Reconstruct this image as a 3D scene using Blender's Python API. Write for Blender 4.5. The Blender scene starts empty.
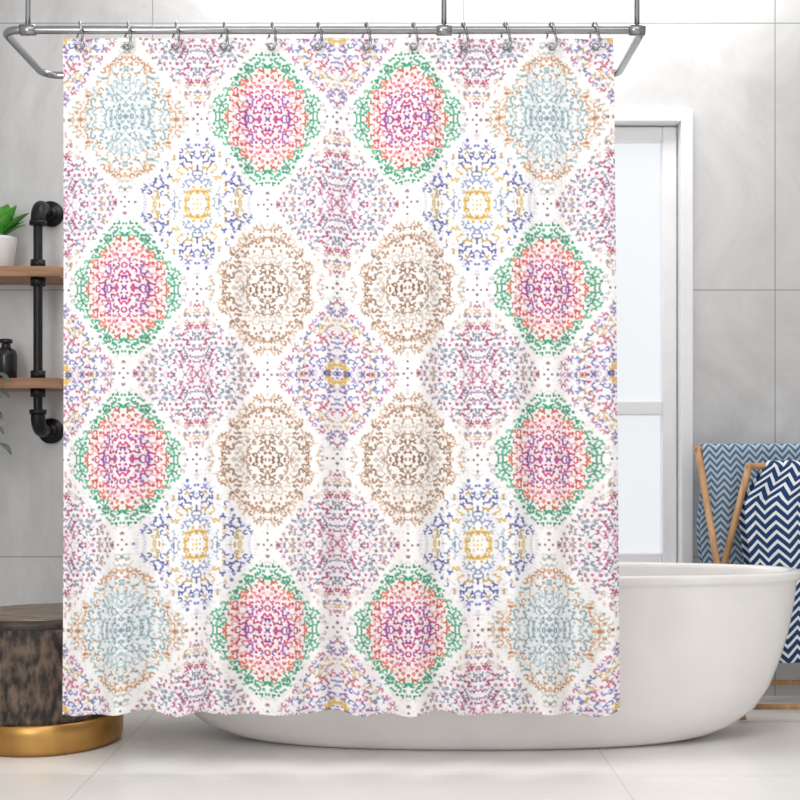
import bpy, math, numpy as np
from mathutils import Vector
F=1177.0; H=0.902; HY=460.0
def P(px,py,z): return Vector(((px-400)*z/F, z, H-(py-HY)*z/F))
def lin(c):
    return tuple(((v/255)/12.92 if v/255<=0.04045 else (((v/255)+0.055)/1.055)**2.4) for v in c)
sc=bpy.context.scene
sc.view_settings.view_transform='Standard'
# ---------------------------------------------------------------- materials
def base_mat(name):
    m=bpy.data.materials.new(name); m.use_nodes=True
    nt=m.node_tree; b=nt.nodes['Principled BSDF']; return m,nt,b
def mat(name,c1,c2=None,rough=0.5,metal=0.0,scale=8,stretch=(1,1,1),bump=0.0,detail=6,lo=0.35,hi=0.65,coat=0.0):
    m,nt,b=base_mat(name)
    if c2 is None: c2=tuple(v*0.96 for v in c1)
    tc=nt.nodes.new('ShaderNodeTexCoord'); mp=nt.nodes.new('ShaderNodeMapping')
    mp.inputs['Scale'].default_value=stretch
    nz=nt.nodes.new('ShaderNodeTexNoise'); nz.inputs['Scale'].default_value=scale; nz.inputs['Detail'].default_value=detail
    rp=nt.nodes.new('ShaderNodeValToRGB')
    rp.color_ramp.elements[0].position=lo; rp.color_ramp.elements[1].position=hi
    rp.color_ramp.elements[0].color=(*lin(c1),1); rp.color_ramp.elements[1].color=(*lin(c2),1)
    L=nt.links.new
    L(tc.outputs['Object'],mp.inputs[0]); L(mp.outputs[0],nz.inputs['Vector']); L(nz.outputs['Fac'],rp.inputs[0]); L(rp.outputs[0],b.inputs['Base Color'])
    b.inputs['Roughness'].default_value=rough; b.inputs['Metallic'].default_value=metal
    if coat: b.inputs['Coat Weight'].default_value=coat
    if bump:
        bp=nt.nodes.new('ShaderNodeBump'); bp.inputs['Strength'].default_value=bump; bp.inputs['Distance'].default_value=0.01
        L(nz.outputs['Fac'],bp.inputs['Height']); L(bp.outputs[0],b.inputs['Normal'])
    return m
def tile_mat(name,c1,c2,grout,axes,w,h,off,mortar=0.004,rough=0.5,scale=1.6):
    m,nt,b=base_mat(name); L=nt.links.new
    tc=nt.nodes.new('ShaderNodeTexCoord'); sp=nt.nodes.new('ShaderNodeSeparateXYZ'); L(tc.outputs['Object'],sp.inputs[0])
    def line(ax,per,o):
        a=nt.nodes.new('ShaderNodeMath'); a.operation='SUBTRACT'; L(sp.outputs[ax],a.inputs[0]); a.inputs[1].default_value=o
        p=nt.nodes.new('ShaderNodeMath'); p.operation='PINGPONG'; L(a.outputs[0],p.inputs[0]); p.inputs[1].default_value=per/2
        q=nt.nodes.new('ShaderNodeMath'); q.operation='LESS_THAN'; L(p.outputs[0],q.inputs[0]); q.inputs[1].default_value=mortar/2
        return q
    q1=line(axes[0],w,off[0]); q2=line(axes[1],h,off[1])
    mx=nt.nodes.new('ShaderNodeMath'); mx.operation='MAXIMUM'; L(q1.outputs[0],mx.inputs[0]); L(q2.outputs[0],mx.inputs[1])
    nz=nt.nodes.new('ShaderNodeTexNoise'); nz.inputs['Scale'].default_value=scale; nz.inputs['Detail'].default_value=10; nz.inputs['Roughness'].default_value=0.66; nz.inputs['Distortion'].default_value=0.9
    L(tc.outputs['Object'],nz.inputs['Vector'])
    rp=nt.nodes.new('ShaderNodeValToRGB'); rp.color_ramp.elements[0].position=.3; rp.color_ramp.elements[1].position=.7
    rp.color_ramp.elements[0].color=(*lin(c1),1); rp.color_ramp.elements[1].color=(*lin(c2),1); L(nz.outputs['Fac'],rp.inputs[0])
    mi=nt.nodes.new('ShaderNodeMix'); mi.data_type='RGBA'; L(mx.outputs[0],mi.inputs[0]); L(rp.outputs[0],mi.inputs[6]); mi.inputs[7].default_value=(*lin(grout),1)
    L(mi.outputs[2],b.inputs['Base Color']); b.inputs['Roughness'].default_value=rough
    return m
def chevron_mat(name,ca,cb,per_u,per_v,duty=0.5):
    m,nt,b=base_mat(name); L=nt.links.new
    uv=nt.nodes.new('ShaderNodeUVMap'); sp=nt.nodes.new('ShaderNodeSeparateXYZ'); L(uv.outputs[0],sp.inputs[0])
    def M(op,a,bv):
        n=nt.nodes.new('ShaderNodeMath'); n.operation=op
        for k,s in enumerate((a,bv)):
            if isinstance(s,(int,float)): n.inputs[k].default_value=s
            else: L(s,n.inputs[k])
        return n.outputs[0]
    z=M('PINGPONG',sp.outputs[0],per_u); s=M('ADD',sp.outputs[1],z); d=M('DIVIDE',s,per_v); f=M('FRACT',d,0.0); g=M('LESS_THAN',f,duty)
    mi=nt.nodes.new('ShaderNodeMix'); mi.data_type='RGBA'; L(g,mi.inputs[0]); mi.inputs[6].default_value=(*lin(ca),1); mi.inputs[7].default_value=(*lin(cb),1)
    L(mi.outputs[2],b.inputs['Base Color']); b.inputs['Roughness'].default_value=.9
    return m
# ---------------------------------------------------------------- mesh builder
class MB:
    def __init__(s): s.v=[]; s.f=[]; s.m=[]; s.sm=[]
    def add(s,vs,fs,mi=0,smooth=True):
        o=len(s.v); s.v+= [tuple(v) for v in vs]
        for f in fs: s.f.append(tuple(i+o for i in f)); s.m.append(mi); s.sm.append(smooth)
    def box(s,a,b,mi=0):
        x0,y0,z0=[min(a[i],b[i]) for i in range(3)]; x1,y1,z1=[max(a[i],b[i]) for i in range(3)]
        s.add([(x0,y0,z0),(x1,y0,z0),(x1,y1,z0),(x0,y1,z0),(x0,y0,z1),(x1,y0,z1),(x1,y1,z1),(x0,y1,z1)],
              [(0,3,2,1),(4,5,6,7),(0,1,5,4),(1,2,6,5),(2,3,7,6),(3,0,4,7)],mi,False)
    def tube(s,pts,r,mi=0,seg=12,closed=False,cap=True):
        pts=[Vector(p) for p in pts]; n=len(pts)
        rs=r if isinstance(r,(list,tuple)) else [r]*n
        vs=[];prev=None
        for i,p in enumerate(pts):
            if closed: t=(pts[(i+1)%n]-pts[i-1])
            else: t=pts[min(i+1,n-1)]-pts[max(i-1,0)]
            t.normalize()
            if prev is None:
                a=Vector((0,0,1)) if abs(t.z)<.9 else Vector((1,0,0))
                u=t.cross(a).normalized()
            else:
                u=(prev-t*prev.dot(t)).normalized()
            prev=u; w=t.cross(u)
            for k in range(seg):
                an=2*math.pi*k/seg; vs.append(p+(u*math.cos(an)+w*math.sin(an))*rs[i])
        fs=[]
        for i in range(n if closed else n-1):
            j=(i+1)%n
            for k in range(seg): fs.append((i*seg+k,i*seg+(k+1)%seg,j*seg+(k+1)%seg,j*seg+k))
        if cap and not closed:
            fs.append(tuple(reversed(range(seg)))); fs.append(tuple((n-1)*seg+k for k in range(seg)))
        s.add(vs,fs,mi)
    def lathe(s,c,prof,mi=0,seg=48,wob=None):
        vs=[];n=len(prof)
        for (r,z) in prof:
            for k in range(seg):
                a=2*math.pi*k/seg; rr=r*(1+(wob(a,z) if wob else 0)); vs.append((c[0]+rr*math.cos(a),c[1]+rr*math.sin(a),c[2]+z))
        fs=[(i*seg+k,i*seg+(k+1)%seg,(i+1)*seg+(k+1)%seg,(i+1)*seg+k) for i in range(n-1) for k in range(seg)]
        fs.append(tuple(reversed(range(seg)))); fs.append(tuple((n-1)*seg+k for k in range(seg)))
        s.add(vs,fs,mi)
    def obj(s,name,mats,bevel=0,sub=0,parent=None):
        me=bpy.data.meshes.new(name); me.from_pydata(s.v,[],s.f); me.update()
        for m in mats: me.materials.append(m)
        for i,p in enumerate(me.polygons): p.material_index=s.m[i]; p.use_smooth=s.sm[i]
        o=bpy.data.objects.new(name,me); sc.collection.objects.link(o)
        if bevel:
            b=o.modifiers.new('bevel','BEVEL'); b.width=bevel; b.segments=2; b.limit_method='ANGLE'; b.angle_limit=math.radians(50)
        if sub:
            b=o.modifiers.new('sub','SUBSURF'); b.levels=sub; b.render_levels=sub
        if parent: o.parent=parent
        return o
def empty(name):
    e=bpy.data.objects.new(name,None); sc.collection.objects.link(e); return e

# ---------------------------------------------------------------- room
WY=4.5; XL=-1.75; XR=2.3; CZ=2.95
m_wall=tile_mat('concrete_tile',(184,184,184),(221,221,221),(146,146,146),(0,2),1.19,1.02,(1.434,1.552))
m_wside=tile_mat('concrete_tile_side',(184,184,184),(221,221,221),(146,146,146),(1,2),1.19,1.02,(0.5,1.552))
m_floor=tile_mat('floor_tile',(242,238,233),(252,250,247),(224,219,213),(0,1),1.5,1.1,(0.62,3.36),mortar=.004,rough=.25,scale=1.2)
m_ceil=mat('ceiling_paint',(242,241,240),(236,235,234),rough=.9)
m_white=mat('white_lacquer',(247,247,248),(243,243,245),rough=.35)
wx0,wx1=0.25,1.115; wz0,wz1=0.44,2.235
b=MB()
b.box((XL,WY,0),(wx0,WY+.15,CZ)); b.box((wx1,WY,0),(XR,WY+.15,CZ)); b.box((wx0,WY,wz1),(wx1,WY+.15,CZ)); b.box((wx0,WY,0),(wx1,WY+.15,wz0))
b.obj('wall_back',[m_wall])
b=MB(); b.box((XL-.15,-1,0),(XL,WY+.15,CZ)); b.obj('wall_left',[m_wside])
b=MB(); b.box((XR,-1,0),(XR+.15,WY+.15,CZ)); b.obj('wall_right',[m_wside])
b=MB(); b.box((XL-.15,-1,-.1),(XR+.15,WY+.15,0)); b.obj('floor',[m_floor])
b=MB(); b.box((XL-.15,-1,CZ),(XR+.15,WY+.15,CZ+.1)); b.obj('ceiling',[m_ceil])
# window
win=empty('window_1')
b=MB(); t=.045
y0,y1=WY-.025,WY+.13
b.box((wx0,y0,wz0),(wx0+t,y1,wz1)); b.box((wx1-t,y0,wz0),(wx1,y1,wz1)); b.box((wx0+t,y0,wz1-t),(wx1-t,y1,wz1)); b.box((wx0+t,y0-.03,wz0),(wx1-t,y1,wz0+t))
b.obj('window_casing',[m_white],bevel=.004,parent=win)
b=MB(); ix0,ix1,iz0,iz1=wx0+t+.004,wx1-t-.004,wz0+t+.004,wz1-t-.004
s=.055; yb0,yb1=WY+.03,WY+.08; mz=H-(408-HY)*4.53/F
b.box((ix0,yb0,iz0),(ix0+s,yb1,iz1)); b.box((ix1-s,yb0,iz0),(ix1,yb1,iz1)); b.box((ix0+s,yb0,iz1-s),(ix1-s,yb1,iz1)); b.box((ix0+s,yb0,iz0),(ix1-s,yb1,iz0+s)); b.box((ix0+s,yb0,mz-.028),(ix1-s,yb1,mz+.028))
b.obj('window_sash',[m_white],bevel=.006,parent=win)
mg,nt,bs=base_mat('frosted_pane')
bs.inputs['Base Color'].default_value=(.95,.97,.98,1); bs.inputs['Roughness'].default_value=.25
tr=nt.nodes.new('ShaderNodeBsdfTransparent'); tr.inputs[0].default_value=(.98,.99,1,1); mx=nt.nodes.new('ShaderNodeMixShader'); mx.inputs[0].default_value=.12
nt.links.new(tr.outputs[0],mx.inputs[1]); nt.links.new(bs.outputs[0],mx.inputs[2]); nt.links.new(mx.outputs[0],nt.nodes['Material Output'].inputs[0])
b=MB(); b.box((ix0+s-.004,WY+.05,iz0+s-.004),(ix1-s+.004,WY+.056,iz1-s+.004)); b.obj('window_glass',[mg],parent=win)

# ---------------------------------------------------------------- shower rail
chrome=mat('chrome',(172,172,174),(152,152,155),rough=.2,metal=1.0,scale=3)
zf=3.4; zb=3.80
rod_h=P(400,30,zf).z
xl=P(2,30,zf).x; xr=P(643,30,zf).x
b=MB(); rc=.05; pts=[]
for cx,cy,a0 in ((xr-rc,zf+rc,-90),(xr-rc,zb-rc,0),(xl+rc,zb-rc,90),(xl+rc,zf+rc,180)):
    for k in range(7):
        a=math.radians(a0+15*k); pts.append((cx+rc*math.cos(a),cy+rc*math.sin(a),rod_h))
b.tube(pts,.0115,closed=True,seg=16)
for px,zz in ((28,zf),(444,zf),(637,zf)):
    x=P(px,30,zz).x
    b.tube([(x,zz,rod_h+.005),(x,zz,CZ-.003)],.0075,seg=12)
    b.tube([(x-.022,zz,rod_h),(x+.022,zz,rod_h)],.016,seg=16)
    b.tube([(x,zz,CZ-.015),(x,zz,CZ-.001)],.03,seg=20)
rail=b.obj('shower_curtain_rail',[chrome])

# ---------------------------------------------------------------- curtain
def ss(a,b_,x):
    t=np.clip((x-a)/(b_-a),0,1); return t*t*(3-2*t)
def C(*c): return np.array(c,float)
HX,HYY=70.6,85.8; Q=4
WHITE=C(250,248,247)
pals={
 0:[(0,C(225,180,100),C(90,100,180)),(.16,C(150,115,170),C(90,100,175)),(.34,C(195,85,110),C(130,120,180)),(.5,C(215,180,120),C(110,120,180)),(.64,C(145,130,180),C(200,100,120)),(.8,C(170,180,205),C(190,140,160))],
 1:[(0,C(120,85,60),C(170,130,105)),(.2,C(135,95,70),C(185,150,125)),(.36,C(180,158,140),C(195,168,150)),(.46,C(185,132,100),C(158,120,92)),(.6,C(192,144,112),C(204,168,140)),(.78,C(205,180,165),C(185,180,180))],
 2:[(0,C(195,120,150),C(120,125,180)),(.18,C(140,130,160),C(185,75,118)),(.42,C(188,80,112),C(130,150,175)),(.6,C(145,130,160),C(205,165,120)),(.78,C(190,110,135),C(150,145,180))],
 3:[(0,C(180,50,130),C(150,80,165)),(.14,C(205,60,115),C(150,75,160)),(.34,C(215,80,105),C(225,120,135)),(.47,C(225,105,80),C(205,85,95)),(.54,C(225,115,80),C(60,160,120)),(.58,C(50,160,115),C(85,178,138)),(.78,C(190,170,190),C(195,130,150))],
 4:[(0,C(160,165,200),C(215,190,120)),(.10,C(228,185,90),C(220,175,90)),(.2,C(140,150,190),C(175,188,205)),(.40,C(222,180,95),C(95,102,170)),(.50,C(80,90,162),C(125,120,185)),(.58,C(222,182,100),C(85,92,165)),(.64,C(90,98,168),C(135,130,190)),(.78,C(160,160,195),C(190,145,172))],
 5:[(0,C(125,155,165),C(155,184,192)),(.3,C(145,172,180),C(185,194,195)),(.45,C(210,158,112),C(150,175,180)),(.6,C(212,152,102),C(202,134,90)),(.78,C(175,180,170),C(198,164,134))]}
tints={0:C(247,243,246),1:C(249,244,241),2:C(248,244,246),3:C(251,243,244),4:C(247,247,250),5:C(241,245,247)}
AL={0:.82,1:.82,2:.80,3:.92,4:.88,5:.78}
PR={0:.92,1:.93,2:.88,3:.95,4:.86,5:.90}
def quarter(T):
    rs=np.random.RandomState(400+T)
    Wc,Hc=int(HX*Q)+12,int(HYY*Q)+12
    gx,gy=np.meshgrid(np.arange(Wc)/Q,np.arange(Hc)/Q)
    R=np.sqrt((gx/HX)**2+(gy/HYY)**2); D=gx/HX+gy/HYY
    cv=np.empty((Hc,Wc,3)); cv[:]=WHITE
    k=((1-ss(.6,.9,R)))[...,None]; cv=cv*(1-k)+tints[T]*k
    def stroke(pts,hw,colr,al):
        pts=np.array(pts,float); x0,x1=pts[:,0].min()-hw-1,pts[:,0].max()+hw+1; y0,y1=pts[:,1].min()-hw-1,pts[:,1].max()+hw+1
        i0,i1=max(0,int(x0*Q)),min(Wc,int(x1*Q)+1); j0,j1=max(0,int(y0*Q)),min(Hc,int(y1*Q)+1)
        if i1<=i0 or j1<=j0: return
        X=gx[j0:j1,i0:i1]; Y=gy[j0:j1,i0:i1]; dm=np.full(X.shape,1e9)
        if len(pts)==1: dm=np.hypot(X-pts[0,0],Y-pts[0,1])
        for a,b_ in zip(pts[:-1],pts[1:]):
            dx,dy=b_-a; L2=dx*dx+dy*dy+1e-9
            t=np.clip(((X-a[0])*dx+(Y-a[1])*dy)/L2,0,1)
            dm=np.minimum(dm,np.hypot(X-a[0]-t*dx,Y-a[1]-t*dy))
        kk=(np.clip((hw+.25-dm)/.5,0,1)*al)[...,None]
        cv[j0:j1,i0:i1]=cv[j0:j1,i0:i1]*(1-kk)+colr*kk
    def colat(x,y):
        r=math.hypot(x/HX,y/HYY)+rs.uniform(-.03,.03); p=[q for q in pals[T] if q[0]<=max(r,0)][-1]
        return (p[1] if rs.rand()<.6 else p[2])*rs.uniform(.80,1.04),r
    def glyph(x,y,s,hw,colr,al):
        th=rs.rand()*2*math.pi if rs.rand()<.4 else rs.randint(8)*math.pi/4; g=rs.rand()
        def rot(px,py): return (x+s*(px*math.cos(th)-py*math.sin(th)),y+s*(px*math.sin(th)+py*math.cos(th)))
        if g<.28: stroke([rot(math.cos(a),math.sin(a)) for a in np.linspace(0,rs.uniform(2.4,4.2),8)],hw,colr,al)
        elif g<.46: stroke([rot(-1.3,.3),rot(-.8,.8),rot(-.3,.3),rot(.3,-.3),rot(.8,-.8),rot(1.3,-.3)],hw,colr,al)
        elif g<.62:
            stroke([rot(-1,-.2),rot(0,0),rot(1,-.5)],hw,colr,al); stroke([rot(0,0),rot(.1,1.1)],hw,colr,al)
        elif g<.74: stroke([rot(-.8,.7),rot(0,-.5),rot(.8,.7)],hw,colr,al)
        elif g<.82: stroke([rot(0,-.8),rot(.7,0),rot(0,.8),rot(-.7,0),rot(0,-.8)],hw*.8,colr,al)
        else: stroke([(x,y)],hw*1.9,colr,al)
    # faint underlay, runs right across the diamond borders
    y=1.
    while y<HYY:
        x=1.
        while x<HX:
            px,py=x+rs.uniform(-1.4,1.4),y+rs.uniform(-1.4,1.4)
            if px/HX+py/HYY<1.03 and rs.rand()<.6:
                c0,_=colat(px,py); glyph(px,py,1.4,.48,c0*.45+C(192,188,191)*.55,.34)
            x+=4.3
        y+=4.3
    # lattice
    if T in (0,2,5):
        n=6
        for k in range(-n,2*n+1):
            for sg in (1,-1):
                p0=[]
                for t in np.linspace(0,1,46):
                    yy=t*HYY; xx=(k/n-sg*t)*HX
                    if xx>=0 and xx/HX+t<.94: p0.append((xx,yy))
                for a in range(0,len(p0)-2,4):
                    if rs.rand()<.75:
                        c0,_=colat(*p0[a]); stroke(p0[a:a+3],.5,c0,.48)
                        if rs.rand()<.32: stroke([p0[a]],1.3,c0,.85)
    rings={0:(.15,),1:(.08,.16,.30,.6),2:(),3:(.13,.62),4:(),5:(.14,)}[T]
    for rr in rings:
        a=.05
        while a<math.pi/2-.03:
            da=rs.uniform(2,4)/(rr*78); pp=[(rr*HX*math.cos(t),rr*HYY*math.sin(t)) for t in np.linspace(a,a+da,5)]
            c0,_=colat(*pp[2]); stroke(pp,.8,c0,.8*AL[T]); a+=da+3.0/(rr*78)
    # centre rosette
    if T in (4,0):
        q0={4:12,0:8}[T]; cc={4:C(228,184,80),0:C(218,182,95)}[T]
        for t in range(0,8):
            if t==5: continue
            x0,y0_=q0*(t/8.),q0*1.1-(t/8.)**3*3; stroke([(x0,y0_),(x0+1.2,y0_+(1.1 if t%2 else -1.1))],.9,cc,.85)
            x0,y0_=q0-(t/8.)**3*3,q0*1.1*(t/8.); stroke([(x0,y0_),(x0+(1.1 if t%2 else -1.1),y0_+1.2)],.9,cc,.85)
        for (x,y) in ((0,0),(3.5,0),(0,4.2),(4.2,5)): stroke([(x,y)],1.1,pals[T][1][1],.8)
    # main glyphs
    sp=5.5 if T in (1,3) else 6.0
    y=.6
    row=0
    while y<HYY:
        x=.6+(row%2)*sp*.5
        while x<HX:
            px,py=max(0,x+rs.uniform(-1.2,1.2)),max(0,y+rs.uniform(-1.2,1.2))
            Dd=px/HX+py/HYY
            if Dd<.95:
                c0,r=colat(px,py)
                al=AL[T]; pr=PR[T]
                if T==4 and r<.17: pr=.2
                if T in (1,3,4) :
                    if r>.77: al*=.6; pr=.62
                elif r>.82: al*=.75; pr=.72
                if T==1 and .34<r<.44: al*=.55
                if T==3 and .42<r<.47: al*=.55
                if T==3 and r>=.47 and r<.78: pr=1
                if rs.rand()<pr: glyph(px,py,rs.uniform(1.7,2.5),rs.uniform(.66,.94),c0,al)
            x+=sp
        y+=sp*.97; row+=1
    kk=(ss(.90,1.0,D)*.5)[...,None]; cv=cv*(1-kk)+WHITE*kk
    for (x,y) in ((HX-4,0),(HX,5),(0,HYY-5),(4,HYY),(HX-10,0),(0,HYY-12)): stroke([(x,y)],1.1,C(80,65,90),.75)
    return cv
def pattern(X,Y):
    u=(X-338)/HX; v=(Y-376)/HYY
    rs=np.rint((u+v)/2); rt=np.rint((u-v)/2); i=rs+rt; j=rs-rt
    A=np.abs(u-i)*HX; B=np.abs(v-j)*HYY
    ai=np.abs(i).astype(int); aj=np.abs(j).astype(int)
    typ=np.full(X.shape,0)
    typ[(ai==1)&(aj==1)]=1; typ[(ai==2)&(aj==0)]=2; typ[(ai==0)&(aj==2)]=2; typ[(ai==2)&(aj==4)]=2; typ[(ai==4)&(aj==2)]=2
    typ[((ai==3)&(aj==1))|((ai==1)&(aj==3))]=3; typ[(ai==2)&(aj==2)]=4; typ[(ai==3)&(aj==3)]=5
    col=np.empty(X.shape+(3,)); col[:]=WHITE
    for T in range(6):
        m=typ==T; cv=quarter(T); hh,ww=cv.shape[:2]
        acc=0
        for ox in (-.25,.25):
            for oy in (-.25,.25):
                acc=acc+cv[np.clip(np.abs((B[m]+oy)*Q).astype(int),0,hh-1),np.clip(np.abs((A[m]+ox)*Q).astype(int),0,ww-1)]
        col[m]=acc/4
    return col
NX,NY=840,1020
S=np.linspace(0,1,NX); Tt=np.linspace(0,1,NY); SS,TT=np.meshgrid(S,Tt)
PX=62-4*TT+SS*(551+9*TT)
hem=4.2*np.sin(SS*2*math.pi*5.6+.6)+1.6*np.sin(SS*2*math.pi*9.3+2)+1.0*np.sin(SS*23)
PY=38+TT*676+hem*TT**4
fold=(.013+.027*TT)*np.sin(SS*2*math.pi*5.6+.4+.6*np.sin(TT*2.3))+(.006+.011*TT)*np.sin(SS*2*math.pi*11.7+1.3+TT)+.003*np.sin(SS*2*math.pi*23+2)*(1-TT)
fold*=ss(0,.06,TT)*.75+.25
YY=zf+.002+fold
Xw=(PX-400)*zf/F; Zw=H-(PY-HY)*zf/F
co=np.stack([Xw,YY,Zw],-1).reshape(-1,3).astype(np.float32)
colr=pattern(60+SS*557,38+TT*680)/255.*.985
coll=np.where(colr<=.04045,colr/12.92,((colr+.055)/1.055)**2.4)
rgba=np.ones((NX*NY,4),np.float32); rgba[:,:3]=coll.reshape(-1,3)
me=bpy.data.meshes.new('shower_curtain'); nq=(NX-1)*(NY-1)
me.vertices.add(NX*NY); me.vertices.foreach_set('co',co.ravel())
ii=np.arange(NX*NY).reshape(NY,NX)
q=np.stack([ii[:-1,:-1],ii[1:,:-1],ii[1:,1:],ii[:-1,1:]],-1).reshape(-1)
me.loops.add(nq*4); me.loops.foreach_set('vertex_index',q.astype(np.int32))
me.polygons.add(nq); me.polygons.foreach_set('loop_start',np.arange(0,nq*4,4,dtype=np.int32))
me.polygons.foreach_set('use_smooth',np.ones(nq,bool))
me.update(calc_edges=True)
at=me.color_attributes.new('print','FLOAT_COLOR','POINT'); at.data.foreach_set('color',rgba.ravel())
mc,nt,bs=base_mat('printed_polyester')
an=nt.nodes.new('ShaderNodeAttribute'); an.attribute_name='print'; nt.links.new(an.outputs['Color'],bs.inputs['Base Color']); bs.inputs['Roughness'].default_value=.75
bs.inputs['Specular IOR Level'].default_value=.2
me.materials.append(mc)
cur=bpy.data.objects.new('shower_curtain',me); sc.collection.objects.link(cur)
# hooks + grommets
b=MB()
for h in (80,128,176,224,272,318,366,413,463,505,551,594):
    c=P(h,30,zf); pts=[]
    for k in range(19):
        a=math.radians(-60+k*300/18)
        rr=.0195
        yy=-math.cos(a)*rr; zz=math.sin(a)*rr+.002
        pts.append((c.x+.010-.020*k/18,zf+yy,c.z+zz))
    e=P(h-3,49,zf)
    pts=[(c.x-.006,zf-.022,e.z-.002),(c.x+.000,zf-.027,e.z-.008),(c.x+.009,zf-.027,e.z-.004),(c.x+.014,zf-.026,e.z+.006),(c.x+.013,zf-.025,e.z+.020)]+pts+[(c.x-.010,zf+.020,e.z+.016),(c.x-.008,zf+.018,e.z)]
    b.tube(pts,.0038,seg=8)
    g=[]
    for k in range(20):
        a=2*math.pi*k/20; g.append((c.x+.010*math.cos(a),zf-.018,e.z+.010*math.sin(a)))
    b.tube(g,.0026,seg=8,closed=True)
b.obj('shower_curtain_hooks',[chrome])

# ---------------------------------------------------------------- bathtub
m_tub=mat('white_acrylic',(242,239,237),(238,235,233),rough=.22,coat=.3)
tcx=(469-400)*3.875/F; tcy=3.875
prof=[(.70,.215,0.0),(.74,.232,.006),(.80,.245,.02),(.87,.255,.05),(.935,.264,.10),(.982,.270,.17),(1.018,.276,.26),(1.045,.280,.35),(1.062,.283,.44),(1.070,.285,.505),
 (1.0725,.287,.512),(1.083,.293,.516),(1.087,.296,.524),(1.086,.295,.537),(1.081,.291,.544),(1.06,.272,.545),(1.048,.262,.543),(1.040,.256,.53),(1.01,.245,.42),(.96,.23,.26),(.86,.20,.13),(.6,.14,.10),(.2,.05,.095)]
seg=128; vs=[];fs=[]
for (L_,W_,h) in prof:
    for k in range(seg):
        a=2*math.pi*k/seg; ca,sa=math.cos(a),math.sin(a); e=2/2.35
        vs.append((tcx+L_*math.copysign(abs(ca)**e,ca),tcy+W_*math.copysign(abs(sa)**e,sa),h))
n=len(prof)
fs=[(i*seg+k,i*seg+(k+1)%seg,(i+1)*seg+(k+1)%seg,(i+1)*seg+k) for i in range(n-1) for k in range(seg)]
fs.append(tuple(reversed(range(seg)))); fs.append(tuple((n-1)*seg+k for k in range(seg)))
b=MB(); b.add(vs,fs); b.lathe((tcx,tcy,.0945),[(.03,0),(.03,.003),(.02,.005),(.005,.004)],1,seg=24)
b.obj('bathtub',[m_tub,chrome])

# ---------------------------------------------------------------- stump side table
m_bark=mat('dark_trunk_wood',(36,29,25),(112,94,80),rough=.65,scale=22,stretch=(2.0,2.0,.9),bump=1.0,detail=12,lo=.4,hi=.64)
m_top=mat('trunk_top',(92,78,66),(148,132,116),rough=.45,scale=10,stretch=(1,3,1))
m_edge=mat('trunk_rim',(38,30,26),(70,56,46),rough=.5,scale=16)
m_gold=mat('brass_base',(204,158,90),(168,124,64),rough=.35,metal=.7,scale=6,stretch=(1,1,.5))
c=P(46,610,3.80); c=(c.x,3.80,0)
wob=lambda a,z:.014*math.sin(3*a+1)+.010*math.sin(7*a+2+z*3)+.007*math.sin(13*a)+.005*math.sin(29*a+z*9)
b=MB()
b.lathe(c,[(.225,0),(.236,.004),(.243,.02),(.244,.06),(.241,.092),(.232,.096)],1,seg=96)
b.lathe(c,[(.234,.096),(.237,.11),(.235,.16),(.236,.22),(.235,.28),(.237,.34),(.240,.385)],0,seg=200,wob=wob)
b.lathe(c,[(.240,.385),(.242,.397),(.238,.408),(.226,.4125)],3,seg=200,wob=wob)
b.lathe(c,[(.226,.4125),(.2,.414),(.05,.414)],2,seg=200,wob=wob)
b.obj('tree_stump_side_table',[m_bark,m_gold,m_top,m_edge])

# ---------------------------------------------------------------- pipe shelf
m_iron=mat('black_iron_pipe',(34,35,37),(24,25,27),rough=.4,metal=.5)
m_shelf=mat('walnut_board',(176,136,102),(142,104,76),rough=.55,scale=6,stretch=(.6,9,9))
b=MB()
zs=4.28
xR=P(59,0,zs).x
hts=[P(0,266,zs).z,P(0,378,zs).z]
for h in hts: b.box((XL+.03,zs,h-.036),(xR,WY-.004,h),1)
yp=4.33
for x in (P(38,0,yp).x,XL+.12):
    top=P(0,205,yp).z; bot=P(0,430,yp).z; r=.05
    pts=[(x,WY-.01,top)]+[(x,yp+r-r*math.sin(math.radians(a)),top-r+r*math.cos(math.radians(a))) for a in range(0,91,15)]
    pts+=[(x,yp,bot+r)]+[(x,yp+r-r*math.cos(math.radians(a)),bot+r-r*math.sin(math.radians(a))) for a in range(15,91,15)]+[(x,WY-.01,bot)]
    b.tube(pts,.0165,seg=16)
    for zc,sg in ((top,-1),(bot,1)):
        el=[(x,yp+.05+.012,zc)]+[(x,yp+r-r*math.sin(math.radians(a)),zc+sg*r-sg*r*math.cos(math.radians(a))) for a in range(0,91,15)]+[(x,yp,zc+sg*(r+.012))]
        b.tube(el,.026,seg=18)
        b.tube([(x,yp,zc+sg*.058),(x,yp,zc+sg*.075)],.031,seg=18)
        b.tube([(x,WY-.018,zc),(x,WY-.001,zc)],.048,seg=24)
        b.tube([(x,WY-.035,zc),(x,WY-.017,zc)],.028,seg=18)
    for h in hts:
        b.tube([(x,yp,h-.036-.03),(x,yp,h-.035)],.027,seg=18); b.tube([(x,yp,h-.001),(x,yp,h+.03)],.027,seg=18)
b.obj('pipe_wall_shelf',[m_iron,m_shelf])
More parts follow.
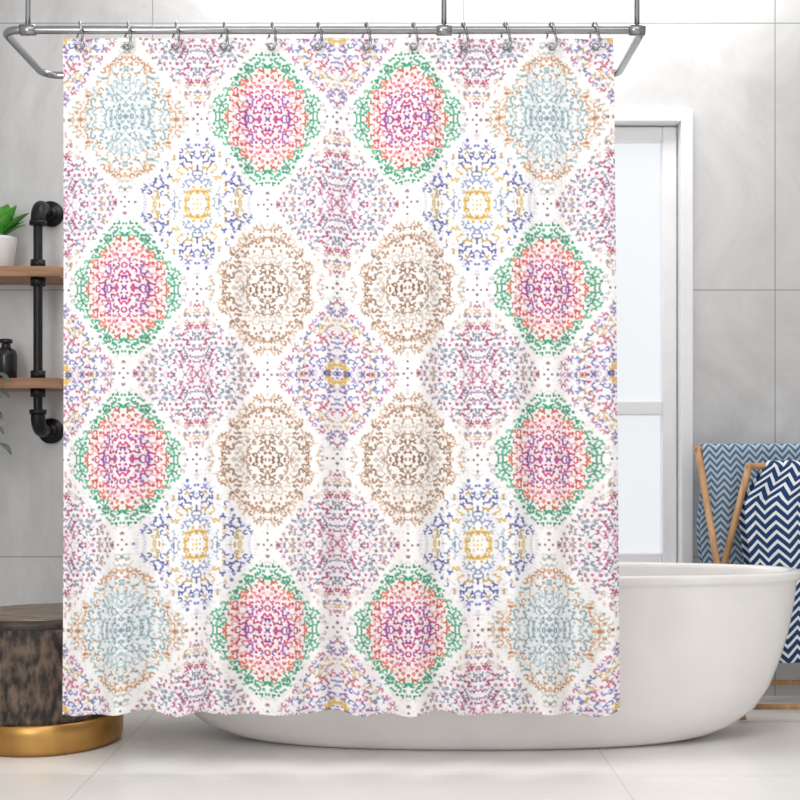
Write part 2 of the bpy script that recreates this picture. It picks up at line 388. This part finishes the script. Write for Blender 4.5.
# potted plant
m_pot=mat('white_ceramic',(238,238,236),rough=.3)
m_leaf=mat('green_leaf',(70,150,50),(110,190,80),rough=.5,scale=20)
m_leafd=mat('dark_leaf',(70,84,74),(100,112,100),rough=.6,scale=20)
m_soil=mat('soil',(60,45,35),rough=1)
def leaf(b,base,dirv,L_,w,mi,curl=.35):
    d=Vector(dirv).normalized(); side=d.cross(Vector((0,0,1)))
    if side.length<.1: side=Vector((1,0,0))
    side.normalize(); vs=[];fs=[]
    n=8
    for i in range(n+1):
        t=i/n; p=Vector(base)+d*L_*t+Vector((0,0,-1))*curl*L_*t*t
        ww=w*math.sin(math.pi*min(1,(t*.93+.04)))**.8
        up=side.cross(d)*(-.2*ww)
        vs+=[p-side*ww+up*-1,p,p+side*ww+up*-1]
    for i in range(n):
        for k in (0,1): fs.append((i*3+k,i*3+k+1,i*3+4+k,i*3+3+k))
    b.add(vs,fs,mi)
c=P(0,265,4.38); c.z=hts[0]
b=MB()
b.lathe(c,[(.042,.001),(.047,.006),(.060,.11),(.062,.122),(.057,.122),(.054,.11)],0,seg=32)
b.lathe(c,[(.054,.109),(.02,.113)],2,seg=24)
rr=np.random.RandomState(3)
for k in range(34):
    a=rr.rand()*2*math.pi; el=.6+rr.rand()*1.6
    leaf(b,(c.x,c.y,c.z+.11),(math.cos(a),math.sin(a)*.7,el+.3),.13+.08*rr.rand(),.020+.010*rr.rand(),1,curl=.25)
b.obj('potted_plant',[m_pot,m_leaf,m_soil])
c=P(6,378,4.38); c.z=hts[1]
b=MB(); b.lathe(c,[(.036,.001),(.040,.006),(.041,.09),(.036,.108),(.018,.12),(.016,.135),(.024,.137),(.024,.15),(.018,.152)],0,seg=32)
b.obj('black_bottle',[mat('black_glass',(30,30,34),rough=.2)])
c=P(-20,378,4.36); c.z=hts[1]
b=MB(); b.lathe(c,[(.035,.001),(.04,.006),(.048,.075),(.050,.08),(.045,.08)],0,seg=28)
for s_ in range(4):
    x0=c.x+.03*s_-.02; ye=zs-.02-.006*s_
    pts=[(c.x,c.y,c.z+.08),(x0,(c.y+ye)/2,c.z+.105),(x0+.02,ye,c.z+.05)]
    for k in range(1,10): pts.append((x0+.02+.022*math.sin(k*.9+s_*2),ye,c.z+.05-.032*k))
    b.tube(pts,.0022,1,seg=6)
    for k in range(3,12,1):
        p=pts[k]; sg=1 if k%2 else -1
        leaf(b,p,(sg*.9,-.5,-.2+.3*rr.rand()),.06,.017,1,curl=.6)
b.obj('trailing_plant',[m_pot,m_leafd])

# ---------------------------------------------------------------- towel rack and towels
m_oak=mat('oak_wood',(208,164,116),(178,132,88),rough=.45,scale=8,stretch=(6,6,.8))
b=MB()
zA0,zA1=4.34,4.05; zB0,zB1=4.22,4.42
xRt=1.80
A0=P(698,449,zA0); A1=P(743,0,zA1); A1.z=.008
B0=P(749,466,zB0); B1=P(690,0,zB1); B1.z=.008
b.tube([A0,A1],.0125,0,seg=12); b.tube([B0,B1],.0125,0,seg=12)
A0r=Vector((xRt+.12,A0.y,A0.z)); A1r=Vector((xRt,A1.y,.008)); B0r=Vector((xRt-.04,B0.y,B0.z)); B1r=Vector((xRt+.14,B1.y,.008))
b.tube([A0r,A1r],.0125,0,seg=12); b.tube([B0r,B1r],.0125,0,seg=12)
b.tube([A0+Vector((-.012,0,0)),A0r],.0115,0,seg=12); b.tube([B0+Vector((-.012,0,0)),B0r],.0115,0,seg=12)
def lp(p,q_,t): return p+(q_-p)*t
b.tube([lp(A0,A1,.955),lp(A0r,A1r,.955)],.010,0,seg=12); b.tube([lp(B0,B1,.93),lp(B0r,B1r,.93)],.010,0,seg=12)
b.obj('wooden_towel_rack',[m_oak])
def towel(name,x0,x1,y,ztop,front,back,m,flare=0,amp=.012,nf=3,ph=0):
    r=.018; path=[]
    nF=30
    for k in range(nF+1): path.append((y+r,ztop-back+(back)*k/nF))
    for k in range(1,8): a=math.pi*k/8; path.append((y+r*math.cos(a),ztop+r*math.sin(a)))
    for k in range(nF+1): path.append((y-r,ztop-front*k/nF))
    nu=60; vs=[];uv=[];fs=[];acc=0
    for j,(yy,zz) in enumerate(path):
        if j: acc+=math.hypot(yy-path[j-1][0],zz-path[j-1][1])
        dr=max(0,(ztop-zz))
        for i in range(nu+1):
            s_=i/nu; k=min(1,dr/.15)
            sgn=-1 if yy<y else 1
            off=amp*k*(math.sin(s_*nf*2*math.pi+ph)+1)*sgn*.8
            x=x0+(x1-x0)*s_ - flare*min(1,dr/.12)*(1-s_) + .010*k*math.sin(zz*14+ph)*(1-s_)
            vs.append((x,yy+off,zz)); uv.append((s_*(x1-x0)*1.15,acc))
    for j in range(len(path)-1):
        for i in range(nu): a=j*(nu+1)+i; fs.append((a,a+1,a+nu+2,a+nu+1))
    me=bpy.data.meshes.new(name); me.from_pydata(vs,[],fs); 
    ul=me.uv_layers.new(name='UVMap')
    for l in me.loops: ul.data[l.index].uv=uv[l.vertex_index]
    for p in me.polygons: p.use_smooth=True
    me.materials.append(m); o=bpy.data.objects.new(name,me); sc.collection.objects.link(o)
    so=o.modifiers.new('solid','SOLIDIFY'); so.thickness=.004; so.offset=0
    return o
m_t1=chevron_mat('navy_chevron_cloth',(240,243,246),(26,62,112),.036,.034,.6)
m_t2=chevron_mat('pale_blue_chevron_cloth',(190,206,220),(88,116,146),.028,.026,.5)
towel('chevron_towel',P(766,0,4.2).x,1.70,B0.y,B0.z+.0,.70,.45,m_t1,flare=.07,amp=.012,nf=3.5,ph=1)
towel('chevron_towel',P(704,0,4.3).x,1.62,A0.y,A0.z+.0,.46,.46,m_t2,amp=.006,nf=5,ph=2)

# ---------------------------------------------------------------- light
w=bpy.data.worlds.new('world'); sc.world=w; w.use_nodes=True
w.node_tree.nodes['Background'].inputs[0].default_value=(.975,.985,1,1); w.node_tree.nodes['Background'].inputs[1].default_value=1.0
def area(name,loc,tgt,sx,sy,e,col=(1,1,1)):
    l=bpy.data.lights.new(name,'AREA'); l.shape='RECTANGLE'; l.size=sx; l.size_y=sy; l.energy=e; l.color=col
    o=bpy.data.objects.new(name,l); sc.collection.objects.link(o); o.location=loc
    o.rotation_euler=(Vector(tgt)-Vector(loc)).to_track_quat('-Z','Y').to_euler()
area('added_ceiling_fill',(.2,1.6,2.9),(.2,1.6,0),2.4,1.6,31,(1,.995,.985))  # added area fill for overall brightness, stands for no actual fitting
area('added_ceiling_fill',(.3,4.0,2.92),(.3,4.0,0),2.6,.5,24,(1,.995,.985))  # second added fill, a strip over the tub and back wall
area('added_side_softbox',(-1.6,1.3,1.7),(.1,3.4,1.2),.9,1.4,30,(1,.995,.985))  # softbox added at the left to bring out curtain folds; no window there
cd=bpy.data.cameras.new('camera'); cam=bpy.data.objects.new('camera',cd); sc.collection.objects.link(cam)
cam.location=(0,0,H); cam.rotation_euler=(math.radians(90),0,0); cd.sensor_width=36; cd.lens=F/800*36; cd.shift_y=(HY-400)/800
sc.camera=cam
